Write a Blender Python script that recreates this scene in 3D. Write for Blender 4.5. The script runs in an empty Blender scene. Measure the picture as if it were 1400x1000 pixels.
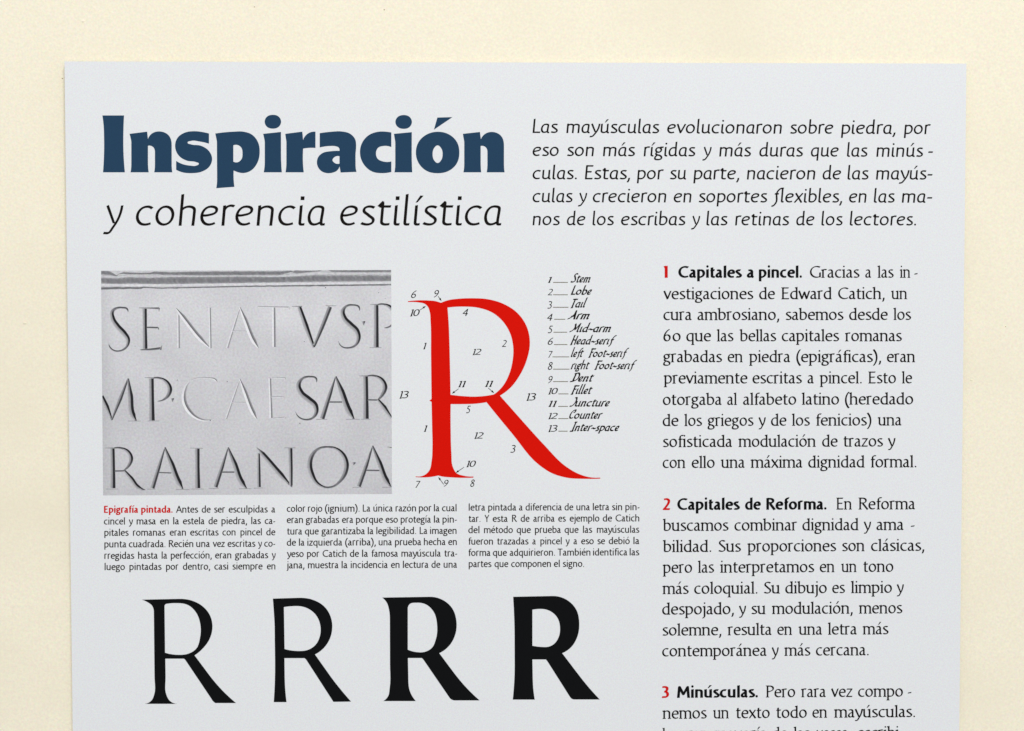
import bpy, math, random
from mathutils import Vector, Matrix
from mathutils.geometry import tessellate_polygon

random.seed(7)
C = bpy.context.scene.collection
SC = bpy.context.scene

# ------------------------------------------------------------------ camera
# The poster hangs on a wall in the plane y = 0 (its front face).  The camera pose was
# solved from the vanishing points of the poster's edges and text rows (lens ~62 mm).
F = 2400.0
ax = Vector((93000, -190, 2400)).normalized()          # poster's right, in camera coords
dn = Vector((80, 53100, 2400)).normalized()            # poster's down
dn = (dn - ax * dn.dot(ax)).normalized()
fw = ax.cross(dn)
M = Matrix((ax, fw, -dn))                              # camera coords -> world

def ray(x, y):
    return M @ Vector(((x - 700) / F, (y - 500) / F, 1.0))
_a, _b = ray(88, 85), ray(1320.5, 87.3)
DIST = 0.700 / (_b.x / _b.y - _a.x / _a.y)
CAM = Vector((0, -DIST, 1.55))
def wp(x, y, h=0.0):
    """point at height h in front of the poster's face, for a place measured on the photograph"""
    d = ray(x, y)
    t = DIST / d.y
    return Vector((CAM.x + d.x * t, -h, CAM.z + d.z * t))

cd = bpy.data.cameras.new('camera')
cam = bpy.data.objects.new('camera', cd)
C.objects.link(cam)
X, Y, Z = M @ Vector((1, 0, 0)), M @ Vector((0, -1, 0)), M @ Vector((0, 0, -1))
cam.matrix_world = Matrix(((X.x, Y.x, Z.x, CAM.x), (X.y, Y.y, Z.y, CAM.y), (X.z, Y.z, Z.z, CAM.z), (0, 0, 0, 1)))
cd.sensor_width = 36.0
cd.lens = F / 1400 * 36.0
cd.clip_start, cd.clip_end = 0.05, 100
SC.camera = cam

# ------------------------------------------------------------------ world and lamps
w = bpy.data.worlds.new('World')
SC.world = w
w.use_nodes = True
bg = w.node_tree.nodes['Background']
bg.inputs[0].default_value = (1.0, 1.0, 1.0, 1)
bg.inputs[1].default_value = 0.80
def area(name, loc, target, size, size_y, power, col):
    l = bpy.data.lights.new(name, 'AREA')
    l.shape = 'RECTANGLE'; l.size = size; l.size_y = size_y; l.energy = power; l.color = col
    o = bpy.data.objects.new(name, l)
    C.objects.link(o)
    o.location = loc
    o.rotation_euler = (Vector(target) - Vector(loc)).to_track_quat('-Z', 'Y').to_euler()
area('gallery_lamp', (0.42, -1.45, 3.75), (0.05, 0, 1.5), 0.5, 0.35, 31, (1.0, 0.99, 0.97))
SC.view_settings.view_transform = 'Standard'
SC.view_settings.look = 'None'
SC.view_settings.exposure = 0.0
SC.view_settings.gamma = 1.0

# ------------------------------------------------------------------ materials
def lin(c):
    return tuple(((v / 255) / 12.92 if v <= 10 else (((v / 255) + 0.055) / 1.055) ** 2.4) for v in c)

def mat(name, col, rough=0.6, spec=0.3, speck=0.0, scale=900, bump=0.0, bscale=500, blotch=0.0, col2=None, attr=None):
    m = bpy.data.materials.new(name)
    m.use_nodes = True
    nt = m.node_tree
    p = nt.nodes['Principled BSDF']
    p.inputs['Roughness'].default_value = rough
    p.inputs['Specular IOR Level'].default_value = spec
    tc = nt.nodes.new('ShaderNodeTexCoord')
    def noise(sc, det=3):
        n = nt.nodes.new('ShaderNodeTexNoise')
        n.inputs['Scale'].default_value = sc
        n.inputs['Detail'].default_value = det
        nt.links.new(tc.outputs['Object'], n.inputs['Vector'])
        return n
    if attr:
        a = nt.nodes.new('ShaderNodeAttribute'); a.attribute_name = attr
        src = a.outputs['Color']
    else:
        r = nt.nodes.new('ShaderNodeRGB'); r.outputs[0].default_value = (*col, 1)
        src = r.outputs[0]
    def mul(src, fac_out, lo, hi, tint=None):
        mr = nt.nodes.new('ShaderNodeMapRange')
        mr.inputs['From Min'].default_value = 0.3; mr.inputs['From Max'].default_value = 0.7
        mr.inputs['To Min'].default_value = lo; mr.inputs['To Max'].default_value = hi
        nt.links.new(fac_out, mr.inputs['Value'])
        mx = nt.nodes.new('ShaderNodeMix'); mx.data_type = 'RGBA'; mx.blend_type = 'MULTIPLY'
        mx.inputs[0].default_value = 1
        nt.links.new(src, mx.inputs[6]); nt.links.new(mr.outputs[0], mx.inputs[7])
        return mx.outputs[2]
    if speck:
        src = mul(src, noise(scale, 2).outputs['Fac'], 1 - speck, 1 + speck)
    if speck and speck > 0.03 and scale > 600:
        n = noise(scale * 0.8, 1)
        mr = nt.nodes.new('ShaderNodeMix'); mr.data_type = 'RGBA'
        mr.inputs[0].default_value = 0.10
        mr.inputs[6].default_value = (1, 1, 1, 1)
        g2 = nt.nodes.new('ShaderNodeVectorMath'); g2.operation = 'SCALE'; g2.inputs['Scale'].default_value = 2.0
        nt.links.new(n.outputs['Color'], g2.inputs[0])
        nt.links.new(g2.outputs[0], mr.inputs[7])
        mx = nt.nodes.new('ShaderNodeMix'); mx.data_type = 'RGBA'; mx.blend_type = 'MULTIPLY'
        mx.inputs[0].default_value = 1
        nt.links.new(src, mx.inputs[6]); nt.links.new(mr.outputs[2], mx.inputs[7])
        src = mx.outputs[2]
    if blotch and col2:
        n = noise(7.0, 4)
        mr = nt.nodes.new('ShaderNodeMapRange')
        mr.inputs['From Min'].default_value = 0.52; mr.inputs['From Max'].default_value = 0.75
        mr.inputs['To Min'].default_value = 0; mr.inputs['To Max'].default_value = blotch
        nt.links.new(n.outputs['Fac'], mr.inputs['Value'])
        mx = nt.nodes.new('ShaderNodeMix'); mx.data_type = 'RGBA'
        nt.links.new(mr.outputs[0], mx.inputs[0]); nt.links.new(src, mx.inputs[6])
        mx.inputs[7].default_value = (*col2, 1)
        src = mx.outputs[2]
    nt.links.new(src, p.inputs['Base Color'])
    if bump:
        n1, n2 = noise(bscale, 4), noise(bscale * 3.1, 2)
        ad = nt.nodes.new('ShaderNodeMath'); ad.operation = 'MULTIPLY_ADD'
        nt.links.new(n2.outputs['Fac'], ad.inputs[0]); ad.inputs[1].default_value = 0.5
        nt.links.new(n1.outputs['Fac'], ad.inputs[2])
        b = nt.nodes.new('ShaderNodeBump')
        b.inputs['Strength'].default_value = 1.0
        b.inputs['Distance'].default_value = bump
        nt.links.new(ad.outputs[0], b.inputs['Height'])
        nt.links.new(b.outputs[0], p.inputs['Normal'])
    return m

M_WALL = mat('cream_wall_paint', (0.875, 0.817, 0.657), 0.75, 0.2, speck=0.0305, scale=620, bump=0.00022, bscale=330,
             blotch=0.6, col2=(0.80, 0.74, 0.575))
M_PAPER = mat('coated_poster_paper', (0.748, 0.766, 0.786), 0.55, 0.2, speck=0.0301, scale=1000, bump=0.00002, bscale=500)
M_CORE = mat('white_foam_board', (0.85, 0.84, 0.80), 0.7, 0.2, speck=0.02)
M_BLUE = mat('blue_ink', lin((36, 64, 90)), 0.6, 0.06, speck=0.05, scale=1100)
M_BLACK = mat('black_ink', lin((11, 12, 14)), 0.6, 0.06, speck=0.1)
M_TEXT = mat('black_text_ink', lin((20, 16, 14)), 0.6, 0.06, speck=0.1)
M_SMALL = mat('small_text_ink', lin((44, 39, 35)), 0.6, 0.06, speck=0.1)
M_RED = mat('red_ink', lin((212, 14, 0)), 0.6, 0.06, speck=0.04, scale=1100)
M_DRED = mat('dark_red_ink', lin((200, 20, 18)), 0.6, 0.06, speck=0.04)
M_LINE = mat('olive_grey_ink', lin((110, 104, 84)), 0.5, 0.25, speck=0.05)
M_STONE = mat('printed_stone_photograph', (0.6, 0.6, 0.6), 0.55, 0.15, speck=0.075, scale=620, attr='Col')
M_CARVED = mat('printed_carved_shading', (0.6, 0.6, 0.6), 0.55, 0.15, speck=0.08, scale=620, attr='Col')

# ------------------------------------------------------------------ objects
def obj(name, verts, faces, m, parent=None, cols=None, label=None, kind=None):
    me = bpy.data.meshes.new(name)
    me.from_pydata([tuple(v) for v in verts], [], faces)
    me.materials.append(m)
    if cols is not None:
        a = me.color_attributes.new('Col', 'FLOAT_COLOR', 'POINT')
        flat = []
        for c in cols:
            g = lin((c, c, c + 4))
            flat += [g[0], g[1], g[2], 1]
        a.data.foreach_set('color', flat)
    me.update()
    o = bpy.data.objects.new(name, me)
    C.objects.link(o)
    if parent:
        o.parent = parent
        o.matrix_parent_inverse = parent.matrix_world.inverted()
    if label: o['label'] = label
    if kind: o['kind'] = kind
    return o

def box_mesh(x0, x1, y0, y1, z0, z1):
    v = [(x, y, z) for x in (x0, x1) for y in (y0, y1) for z in (z0, z1)]
    f = [(0, 1, 3, 2), (4, 6, 7, 5), (0, 4, 5, 1), (2, 3, 7, 6), (0, 2, 6, 4), (1, 5, 7, 3)]
    return v, f

THICK = 0.0034
XL = (wp(88.0, 90).x + wp(99.6, 995).x) / 2
XR = wp(1311.4, 995).x + 0.0001
ZT = (wp(88, 84.8).z + wp(1320, 87.3).z + wp(700, 85.0).z) / 3
ZB = ZT - 1.0
print('edges', wp(88.0, 90).x, wp(99.6, 995).x, wp(1320.4, 90).x, wp(1311.4, 995).x, 'z', wp(88, 84.8).z, wp(1320, 87.3).z, 'DIST', DIST)

# wall: a plastered slab, front face a fine sheet with very gentle waviness
NX, NZ = 90, 70
vs, fs = [], []
for j in range(NZ + 1):
    for i in range(NX + 1):
        x = -2.6 + 5.2 * i / NX; z = 0.0 + 3.0 * j / NZ
        vs.append((x, THICK + 0.0006 + 0.0004 * math.sin(x * 3.1 + z * 1.7) * math.sin(z * 4.3 - x), z))
for j in range(NZ):
    for i in range(NX):
        a = j * (NX + 1) + i
        fs.append((a, a + 1, a + NX + 2, a + NX + 1))
n0 = len(vs)
vs += [(-2.6, 0.15, 0), (2.6, 0.15, 0), (2.6, 0.15, 3), (-2.6, 0.15, 3)]
c00, c10, c01, c11 = 0, NX, NZ * (NX + 1), NZ * (NX + 1) + NX
fs += [(n0, n0 + 3, n0 + 2, n0 + 1), (c00, n0, n0 + 1, c10), (c10, n0 + 1, n0 + 2, c11), (c11, n0 + 2, n0 + 3, c01), (c01, n0 + 3, n0, c00)]
wall = obj('wall', vs, fs, M_WALL, kind='structure', label='cream painted wall with a fine roller texture behind the poster')
for p in wall.data.polygons: p.use_smooth = p.index < NX * NZ

# small chips and lumps in the wall paint
def lump(px, py, r, rise, m, name):
    k = wp(px, py); k.y = THICK + 0.0006 + 0.0004 * math.sin(k.x * 3.1 + k.z * 1.7) * math.sin(k.z * 4.3 - k.x)
    v = [(k.x, k.y - rise, k.z)]; n = 10; f = []
    for ring, (rr, yy) in enumerate(((0.55, 0.7), (1.0, -0.1))):
        for i in range(n):
            a = 2 * math.pi * i / n
            q = r * rr * (0.8 + 0.4 * random.random())
            v.append((k.x + q * math.cos(a) * 1.25, k.y - rise * yy, k.z + q * math.sin(a)))
    for i in range(n):
        j = (i + 1) % n
        f += [(0, 1 + j, 1 + i), (1 + i, 1 + j, 1 + n + j, 1 + n + i)]
    obj(name, v, f, m, wall)
M_DIRT = mat('wall_speck', (0.42, 0.34, 0.22), 0.8, 0.1)
lump(112, 28, 0.0012, 0.0007, M_WALL, 'paint_lump')
lump(32, 442, 0.0012, 0.0007, M_WALL, 'paint_lump')
lump(1330, 520, 0.0009, 0.0005, M_WALL, 'paint_lump')
lump(83.5, 106.7, 0.0005, 0.0002, M_DIRT, 'dirt_speck')
lump(525, 12.5, 0.0005, 0.0002, M_DIRT, 'dirt_speck')
lump(347, 8.5, 0.0004, 0.0002, M_DIRT, 'dirt_speck')
lump(1377, 447, 0.0004, 0.0002, M_DIRT, 'dirt_speck')
lump(58, 822, 0.0006, 0.0002, M_WALL, 'paint_lump')

poster = bpy.data.objects.new('poster', None)
poster.location = ((XL + XR) / 2, THICK, ZB)
C.objects.link(poster)
bpy.context.view_layer.update()
poster['label'] = 'white typography poster with blue title, big red R and four black R letters'
poster['category'] = 'poster'

v, f = box_mesh(XL, XR, 0.0004, THICK, ZB, ZT)
obj('backing_board', v, f, M_CORE, poster)
v, f = box_mesh(XL, XR, 0.0, 0.0004, ZB, ZT)
obj('paper_sheet', v, f, M_PAPER, poster)

# ------------------------------------------------------------------ curves
def parse(s):
    out = []
    for t in s.split():
        fl = ''
        while t[-1] in '*hv<>~^_':
            fl += t[-1]; t = t[:-1]
        out.append(([float(q) for q in t.split(',')], fl))
    return out

def spline(pts, flags, closed=False, auto=False, seg=6):
    """Hermite curve through pts (2-D), circular-arc like; '*' marks a corner. Returns [(x, y, segment position)]"""
    n = len(pts)
    P = [Vector(p[:2]) for p in pts]
    def ext(i):
        if not closed and i in (0, n - 1): return ''
        a, b, c = P[i - 1], P[i], P[(i + 1) % n]
        r = ''
        if (b.y >= a.y and b.y >= c.y or b.y <= a.y and b.y <= c.y) and not (a.y == b.y == c.y): r += 'h'
        if (b.x >= a.x and b.x >= c.x or b.x <= a.x and b.x <= c.x) and not (a.x == b.x == c.x): r += 'v'
        return r
    T = []
    for i in range(n):
        fl = flags[i]
        end = not closed and i in (0, n - 1)
        if end or '*' in fl: T.append(None); continue
        a, b, c = P[i - 1], P[i], P[(i + 1) % n]
        d1, d2 = b - a, c - b
        l1, l2 = max(d1.length, 1e-6), max(d2.length, 1e-6)
        t = d1 / l1 / l1 + d2 / l2 / l2
        e = ext(i) if auto and '~' not in fl else ''
        if 'h' in fl or e == 'h': t = Vector((1 if c.x > a.x else -1, 0))
        elif 'v' in fl or e == 'v': t = Vector((0, 1 if c.y > a.y else -1))
        elif '<' in fl: t = d1
        elif '>' in fl: t = d2
        T.append(t.normalized() if t.length > 1e-9 else d2.normalized())
    out = []
    m = n if closed else n - 1
    for i in range(m):
        j = (i + 1) % n
        a, b = P[i], P[j]
        ch = b - a
        L = ch.length
        if L < 1e-6: continue
        u = ch / L
        t0, t1 = T[i], T[j]
        if t0 is None and t1 is None: t0 = t1 = u
        elif t0 is None: t0 = (2 * u * u.dot(t1) - t1)
        elif t1 is None: t1 = (2 * u * u.dot(t0) - t0)
        phi = abs(t0.angle_signed(t1)) if t0.length and t1.length else 0
        k = min(1.6, 1 + 0.17 * (phi / (math.pi / 2)) ** 2)
        straight = phi < 0.02 and abs(t0.dot(u)) > 0.9998
        ns = 1 if straight else seg
        for q in range(ns):
            s = q / ns
            h0, h1, h2, h3 = 2*s**3-3*s*s+1, s**3-2*s*s+s, -2*s**3+3*s*s, s**3-s*s
            p = a * h0 + t0 * (h1 * L * k) + b * h2 + t1 * (h3 * L * k)
            out.append((p.x, p.y, i + s))
    if not closed: out.append((P[-1].x, P[-1].y, n - 1.0))
    return out

# ------------------------------------------------------------------ traced display letters
def view(ox, oy, s, text):
    return [((p[0] / s + ox, p[1] / s + oy), fl) for p, fl in parse(text)]
INK_H = 0.00006
def shape(name, contours, m, parent, label=None, seg=5, h=INK_H):
    loops = [[(x, y) for x, y, _ in spline([c[0] for c in cont], [c[1] for c in cont], True, False, seg)] for cont in contours]
    allv, faces = [], []
    groups = []
    for lp in loops:
        cx, cy = lp[0]
        for g in groups:      # a contour that starts inside another is its hole
            o = g[0]; inside = False
            for i in range(len(o)):
                (x1, y1), (x2, y2) = o[i - 1], o[i]
                if (y1 > cy) != (y2 > cy) and cx < (x2 - x1) * (cy - y1) / (y2 - y1) + x1: inside = not inside
            if inside: g.append(lp); break
        else: groups.append([lp])
    for g in groups:
        base = len(allv)
        tri = tessellate_polygon([[Vector((x, y, 0)) for x, y in lp] for lp in g])
        for lp in g: allv += [wp(x, y, h) for x, y in lp]
        for t in tri: faces.append(tuple(base + i for i in t))
    return obj(name, allv, faces, m, parent, label=label)

def T1(t): return view(130, 145, 7, t)
def T2(t): return view(320, 145, 7, t)
def T3(t): return view(500, 145, 7, t)
TITLE = [
 [T1("70,92* 277,92* 271,250 271,420 285,636* 76,636* 86,450 86,300 82,190")],
 [T1("330,268* 498,247* 506,318* 540,268 620,245 702,280 733,375v 733,560v 739,636* 566,636* 573,560v 573,440v 553,392 506,382* 506,540v 513,636* 340,636* 347,560v 347,350v 341,310")],
 [T1("1090,265* 1090,362* 1000,341 920,335 885,352 920,369 1010,381 1088,430 1120,505 1095,580 1020,630 920,644 840,637 776,612* 776,527* 830,555 910,572 968,572 993,554 965,538 880,525 800,475 766,390 790,305 860,256 950,243 1030,251")],
 [T1("1150,265* 1330,247 1410,246 1505,278 1560,350 1575,450 1553,545 1495,617 1420,643 1365,634 1326,618* 1326,700 1333,775* 1160,788* 1168,700v 1166,350v 1160,310"),
  T1("1323,378* 1362,374 1398,398 1411,455 1400,512 1368,539 1323,534*")],
 [T2("278,268* 449,250* 449,450v 457,636* 284,636* 294,540v 294,350v 287,305"), T2("370,86 428,104 450,152 428,200 370,218 315,200 293,152 315,104")],
 [T2("490,268* 653,247* 661,328* 700,270 779,247* 779,403* 720,402 661,409* 659,540 667,636* 493,636* 501,540v 501,350v 495,305")],
 [T2("820,262* 930,248 1030,245 1112,268 1158,318 1168,390v 1162,480v 1163,570v 1172,632* 1020,638* 1010,578* 985,620 940,640 890,644 830,620 794,555 803,495 850,450 920,435 1009,431* 1002,400 970,386 920,384 860,390 820,398*"),
  T2("1009,482* 962,490 942,519 962,546 1009,553*")],
 [T3("245,255* 245,395* 170,384 118,402 98,455 116,508 165,532 245,532* 245,633* 155,644 60,628 -15,565 -55,450 -30,345 30,280 120,248 190,247")],
 [T3("270,268* 441,252* 440,450v 445,636* 275,636* 283,560v 283,350v 276,305"), T3("362,88 420,106 442,152 420,202 362,220 307,202 284,152 307,106")],
 [T3("688,248 800,275 875,350 896,450 875,545 795,622 688,645 582,622 505,545 480,450 505,348 582,275"),
  T3("688,378 722,405 736,462 722,520 688,547 654,520 640,462 654,405"), T3("686,112* 830,108* 653,228*")],
 [T3("930,268* 1093,250* 1102,320* 1140,270 1215,250 1293,285 1323,380v 1323,560v 1329,636* 1158,636* 1165,560v 1165,440v 1146,394 1100,384* 1100,540v 1105,636* 935,636* 943,560v 943,350v 937,310")],
]
for k, cs in enumerate(TITLE):
    shape('title_letter', cs, M_BLUE, poster)

S5 = 1000 / 180
SPEC = [
 ('light black R with sharp wedge serifs', 185,
  "50,112* 330,106< 430,119 515,165 570,237 586,315 562,415 515,480 450,535* 560,682< 660,800 765,897* 608,897* 588,880 575,860> 380,570< 368,560* 228,560* 230,700< 238,840 262,880 318,903* 72,903* 125,875 143,835 146,700> 141,210< 127,157 95,132",
  "222,158* 229,147 255,141 325,138h 405,155 462,210 494,300 492,400 462,485 400,523 330,531h 226,515*"),
 ('light black R without serifs', 350,
  "128,104* 320,98< 430,112 520,165 570,250 579,330 545,440 448,528* 560,686< 640,790 722,886* 588,888* 384,572< 368,556* 216,556* 218,700< 232,890* 135,890* 143,740 142,340v 136,210",
  "212,168* 310,160h 390,177 455,228 489,310 485,390 452,455 400,491 325,502h 217,487*"),
 ('bold black R with flared serifs', 510,
  "70,96* 430,90< 528,113 600,175 634,280 622,385 580,460 503,518* 600,648< 720,792 810,877* 625,877* 600,872 580,855> 388,575< 370,555* 265,555* 268,700< 281,810 325,882* 78,882* 113,848 127,780 129,600> 128,290< 121,185 105,135",
  "264,185* 278,146 330,135 400,147 458,200 487,310 478,410 445,480 390,509 330,510 264,492*"),
 ('bold black R without serifs', 680,
  "120,90* 420,84< 522,110 598,185 622,290 603,405 560,473 492,518* 600,660< 700,785 778,870* 582,870* 565,864 548,845> 384,586< 368,566* 266,566* 269,720< 284,871* 117,871* 129,720 131,480v 129,280 125,180",
  "266,188* 330,182h 400,198 455,248 476,325 462,405 428,450 365,472h 266,462*"),
]
for lab, ox, a, b in SPEC:
    shape('specimen_letter', [view(ox, 800, S5, a), view(ox, 800, S5, b)], M_BLACK, poster, label=lab)

R6 = 6.6667
def RA(t): return view(550, 380, R6, t)
def RB(t): return view(550, 525, R6, t)
def RC(t): return view(640, 525, R6, t)
red_outer = (RA("52,214* 130,207 230,207 310,215 352,229* 410,207 520,191 640,187 780,196 920,237 1050,322 1132,440 1163,590 1134,750 1070,890 990,998")
  + RB("890,108*") + RC("500,345 700,565 880,745 1000,818 1100,850 1205,855* 1205,864* 1060,866 900,856 760,813 650,742 400,452 168,168*")
  + RB("660,182 560,185 441,185* 441,420 448,640 458,750 495,815 560,838 648,845* 648,855* 560,857 450,853 370,846 328,836* 280,846 200,853 122,850* 122,843* 200,833 245,792 268,700 275,580 272,400 267,165* 247,153* 267,138* 265,0")
  + RA("262,700 258,400 250,310 233,264 205,238 150,225 52,222*"))
red_inner = (RA("412,272* 560,263 700,275 828,322 920,402 980,500 1010,620 1005,760 972,885 908,998")
  + RB("835,97* 760,110 660,117 560,113 440,100*") + RA("437,900 430,600 422,400"))
shape('diagram_letter', [red_outer, red_inner], M_RED, poster, label='large red brush drawn capital R', seg=6)

# ------------------------------------------------------------------ stroke alphabets (x-height 10, cap height 14, baseline 0)
ROMAN = {
 'a': (8.6, ["1.6,8.5 3.8,10 5.9,7 5.9,2.2 6.9,0 8,0.8", "5.9,6.1 3.2,5.1~ 1.3,2.6 3.1,0 5.9,2.2"]),
 'b': (10.2, ["2,14.4 2,1.0", "2,8 5.2,10 8.7,5.2 5,0 2,1.0"]),
 'c': (8.7, ["7.6,8.7 5.4,10 1.4,4.9 5.3,0 8,1.3"]),
 'd': (10.3, ["8.1,14.4 8.1,0", "8.1,8.9 5.4,10 1.4,4.9 4.9,0 8.1,2"]),
 'e': (9.3, ["1.6,5.4 8,5.6* 8,6.6 5,10 1.4,4.8 5.2,0 8.2,1.5"]),
 'f': (5.9, ["6.9,13.6 5.4,14.5 3,11.5 3,0", "1,10^ 5.8,10^"]),
 'g': (9.2, ["@4.2,10 1.4,6.8 4.2,3.6 7,6.8", "6.2,9.3 8.7,9.6", "2.7,4.2 1.7,2.8 3.2,1.6~ 6,0.9~ 7.9,-1.4 4.2,-4.2 1,-2 3,0.9"]),
 'h': (10.6, ["2,14.4 2,0", "2,7.6 5.3,10 8.3,7 8.3,0"]),
 'i': (4.5, ["2.3,10 2.3,0", ".2.3,13.4"]),
 'j': (4.4, ["2.6,10 2.6,-1.6 0.1,-4.1", ".2.6,13.4"]),
 'l': (4.5, ["2.3,14.4 2.3,0"]),
 'm': (15.6, ["2,10 2,0", "2,7.6 4.9,10 7.8,7 7.8,0", "7.8,7.6 10.8,10 13.7,7 13.7,0"]),
 'n': (10.6, ["2,10 2,0", "2,7.6 5.3,10 8.3,7 8.3,0"]),
 'o': (10.3, ["@5.1,10 1.4,5 5.1,0 8.8,5"]),
 'p': (10.2, ["2,10 2,-4.2", "2,8 5.2,10 8.7,5.1 5,0 2,1"]),
 'q': (10.2, ["8.1,9.8 8.1,-4.2", "8.1,8.9 5.4,10 1.4,4.9 4.9,0 8.1,2"]),
 'r': (6.9, ["2,10 2,0", "2,7.2 4.0,9.8~ 5.9,9.3"]),
 's': (7.6, ["6.4,8.8 4.1,10 1.7,7.6 4,5.2~ 6.6,2.6 3.9,0 1.1,1.3"]),
 't': (6.5, ["2.7,12.2 2.7,2 4.4,0 6.3,0.9", "0.7,10^ 6,10^"]),
 'u': (10.4, ["1.9,10 1.9,3 4.6,0 8.1,2.4", "8.1,10 8.1,0"]),
 'v': (8.8, ["0.6,10 4.5,0* 8.3,10"]),
 'w': (13.2, ["0.6,10 4,0* 6.7,9.2* 9.4,0* 12.6,10"]),
 'x': (9, ["0.9,10 8.2,0", "8,10 0.8,0"]),
 'y': (8.8, ["0.6,10 4.8,0.6", "8.3,10 4.4,-0.6~ 1.9,-4.1 0.3,-3.2"]),
 'z': (8.3, ["1,10^ 7.2,10^* 0.9,0_* 7.6,0_"]),
 'A': (12, ["0.6,0 6,14* 11.6,0", "2.8,4.8 9.2,4.8"]),
 'C': (13, ["12.2,12.1 8.3,14 1.6,7 8,0 12.3,1.9"]),
 'D': (12.5, ["2,14 2,0", "2,14^ 5,14 11.2,7 5,0 2,0_"]),
 'E': (9.8, ["2,14 2,0", "2,14^ 8.6,14^", "2,7.4 7.8,7.4", "2,0_ 8.9,0_"]),
 'F': (9.2, ["2,14 2,0", "2,14^ 8.6,14^", "2,7.4 7.6,7.4"]),
 'G': (14, ["12.4,12.4 8.5,14 1.6,7 8.3,0 12.5,1.6", "12.5,6.3 12.5,0.6"]),
 'H': (13, ["2,14 2,0", "11,14 11,0", "2,7.4 11,7.4"]),
 'I': (4.6, ["2.3,14 2.3,0"]),
 'J': (7, ["4.6,14 4.6,1 1,-2.4 -1.4,-0.8"]),
 'L': (9, ["2,14 2,0", "2,0_ 8.6,0_"]),
 'M': (16, ["1.7,0 3,14* 8,3* 13.1,14* 14.4,0"]),
 'P': (10, ["2,14 2,0", "2,14^ 5,14 9,10.4 5.4,6.6 2,6.8"]),
 'R': (11.4, ["2,14 2,0", "2,14^ 5,14 8.9,10.5 5.4,7 2,7_", "5.2,7 10.9,0"]),
 'S': (9.3, ["8,12.3 5.3,14 2,10.8 4.9,7.3~ 8.2,3.6 4.8,0 1.1,1.7"]),
 'T': (11, ["5.6,14 5.6,0", "0.6,14^ 10.6,14^"]),
 'Y': (10.6, ["0.7,14 5.3,6.6", "9.9,14 5.3,6.6", "5.3,7 5.3,0"]),
 '.': (4.0, [".1.7,0.95"]),
 ',': (4.0, ["1.9,1.6 1.7,-0.6 0.6,-2.8", ".1.8,0.95"]),
 '-': (5.6, ["0.9,4.4 4.8,4.9"]),
 '(': (6, ["5.6,15 1.9,5.5 5.6,-4"]),
 ')': (6, ["0.6,15 4.3,5.5 0.6,-4"]),
 '~': (8, ["0.6,4.6 2.4,5.8 5.6,4 7.6,5.4"]),
 '0': (9, ["@4.4,14 1.2,7 4.4,0 7.6,7"]),
 '1': (4.6, ["2.8,14 2.8,0", "0.3,12.6 2.8,13.4"]),
 '2': (9.2, ["1,12.4 4.2,14 7.4,10.4 4.4,4.8~ 0.8,0_* 8.7,0_"]),
 '3': (8.6, ["0.9,12.8 4,14 7,10.9 3.2,7.5*", "3.2,7.5* 7.6,3.9 4.1,0 0.5,1.1"]),
 '4': (9, ["6.2,0 6.2,14* 0.8,4.2* 8.6,4.2"]),
 '5': (8.4, ["7.8,14^ 2.8,14^* 2.1,8.2* 4.6,8.8 7.3,4.6 3.8,0 0.8,1.2"]),
 '6': (9.2, ["7.6,14.3 2.9,9.9~ 1.3,4.5 4.6,0 7.9,4.4 5,8.4 1.7,5.9"]),
 '7': (8, ["0.8,14^ 7.6,14^* 2.8,0"]),
 '8': (8.8, ["@4.3,14 1.7,10.8 4.3,7.6 7,10.8", "@4.3,7.6 1,3.8 4.3,0 7.6,3.8"]),
 '9': (9.2, ["1.4,-0.3 6.1,4.1~ 7.7,9.5 4.4,14 1.1,9.6 4,5.6 7.3,8.1"]),
}
ITALIC = dict(ROMAN)
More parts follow.
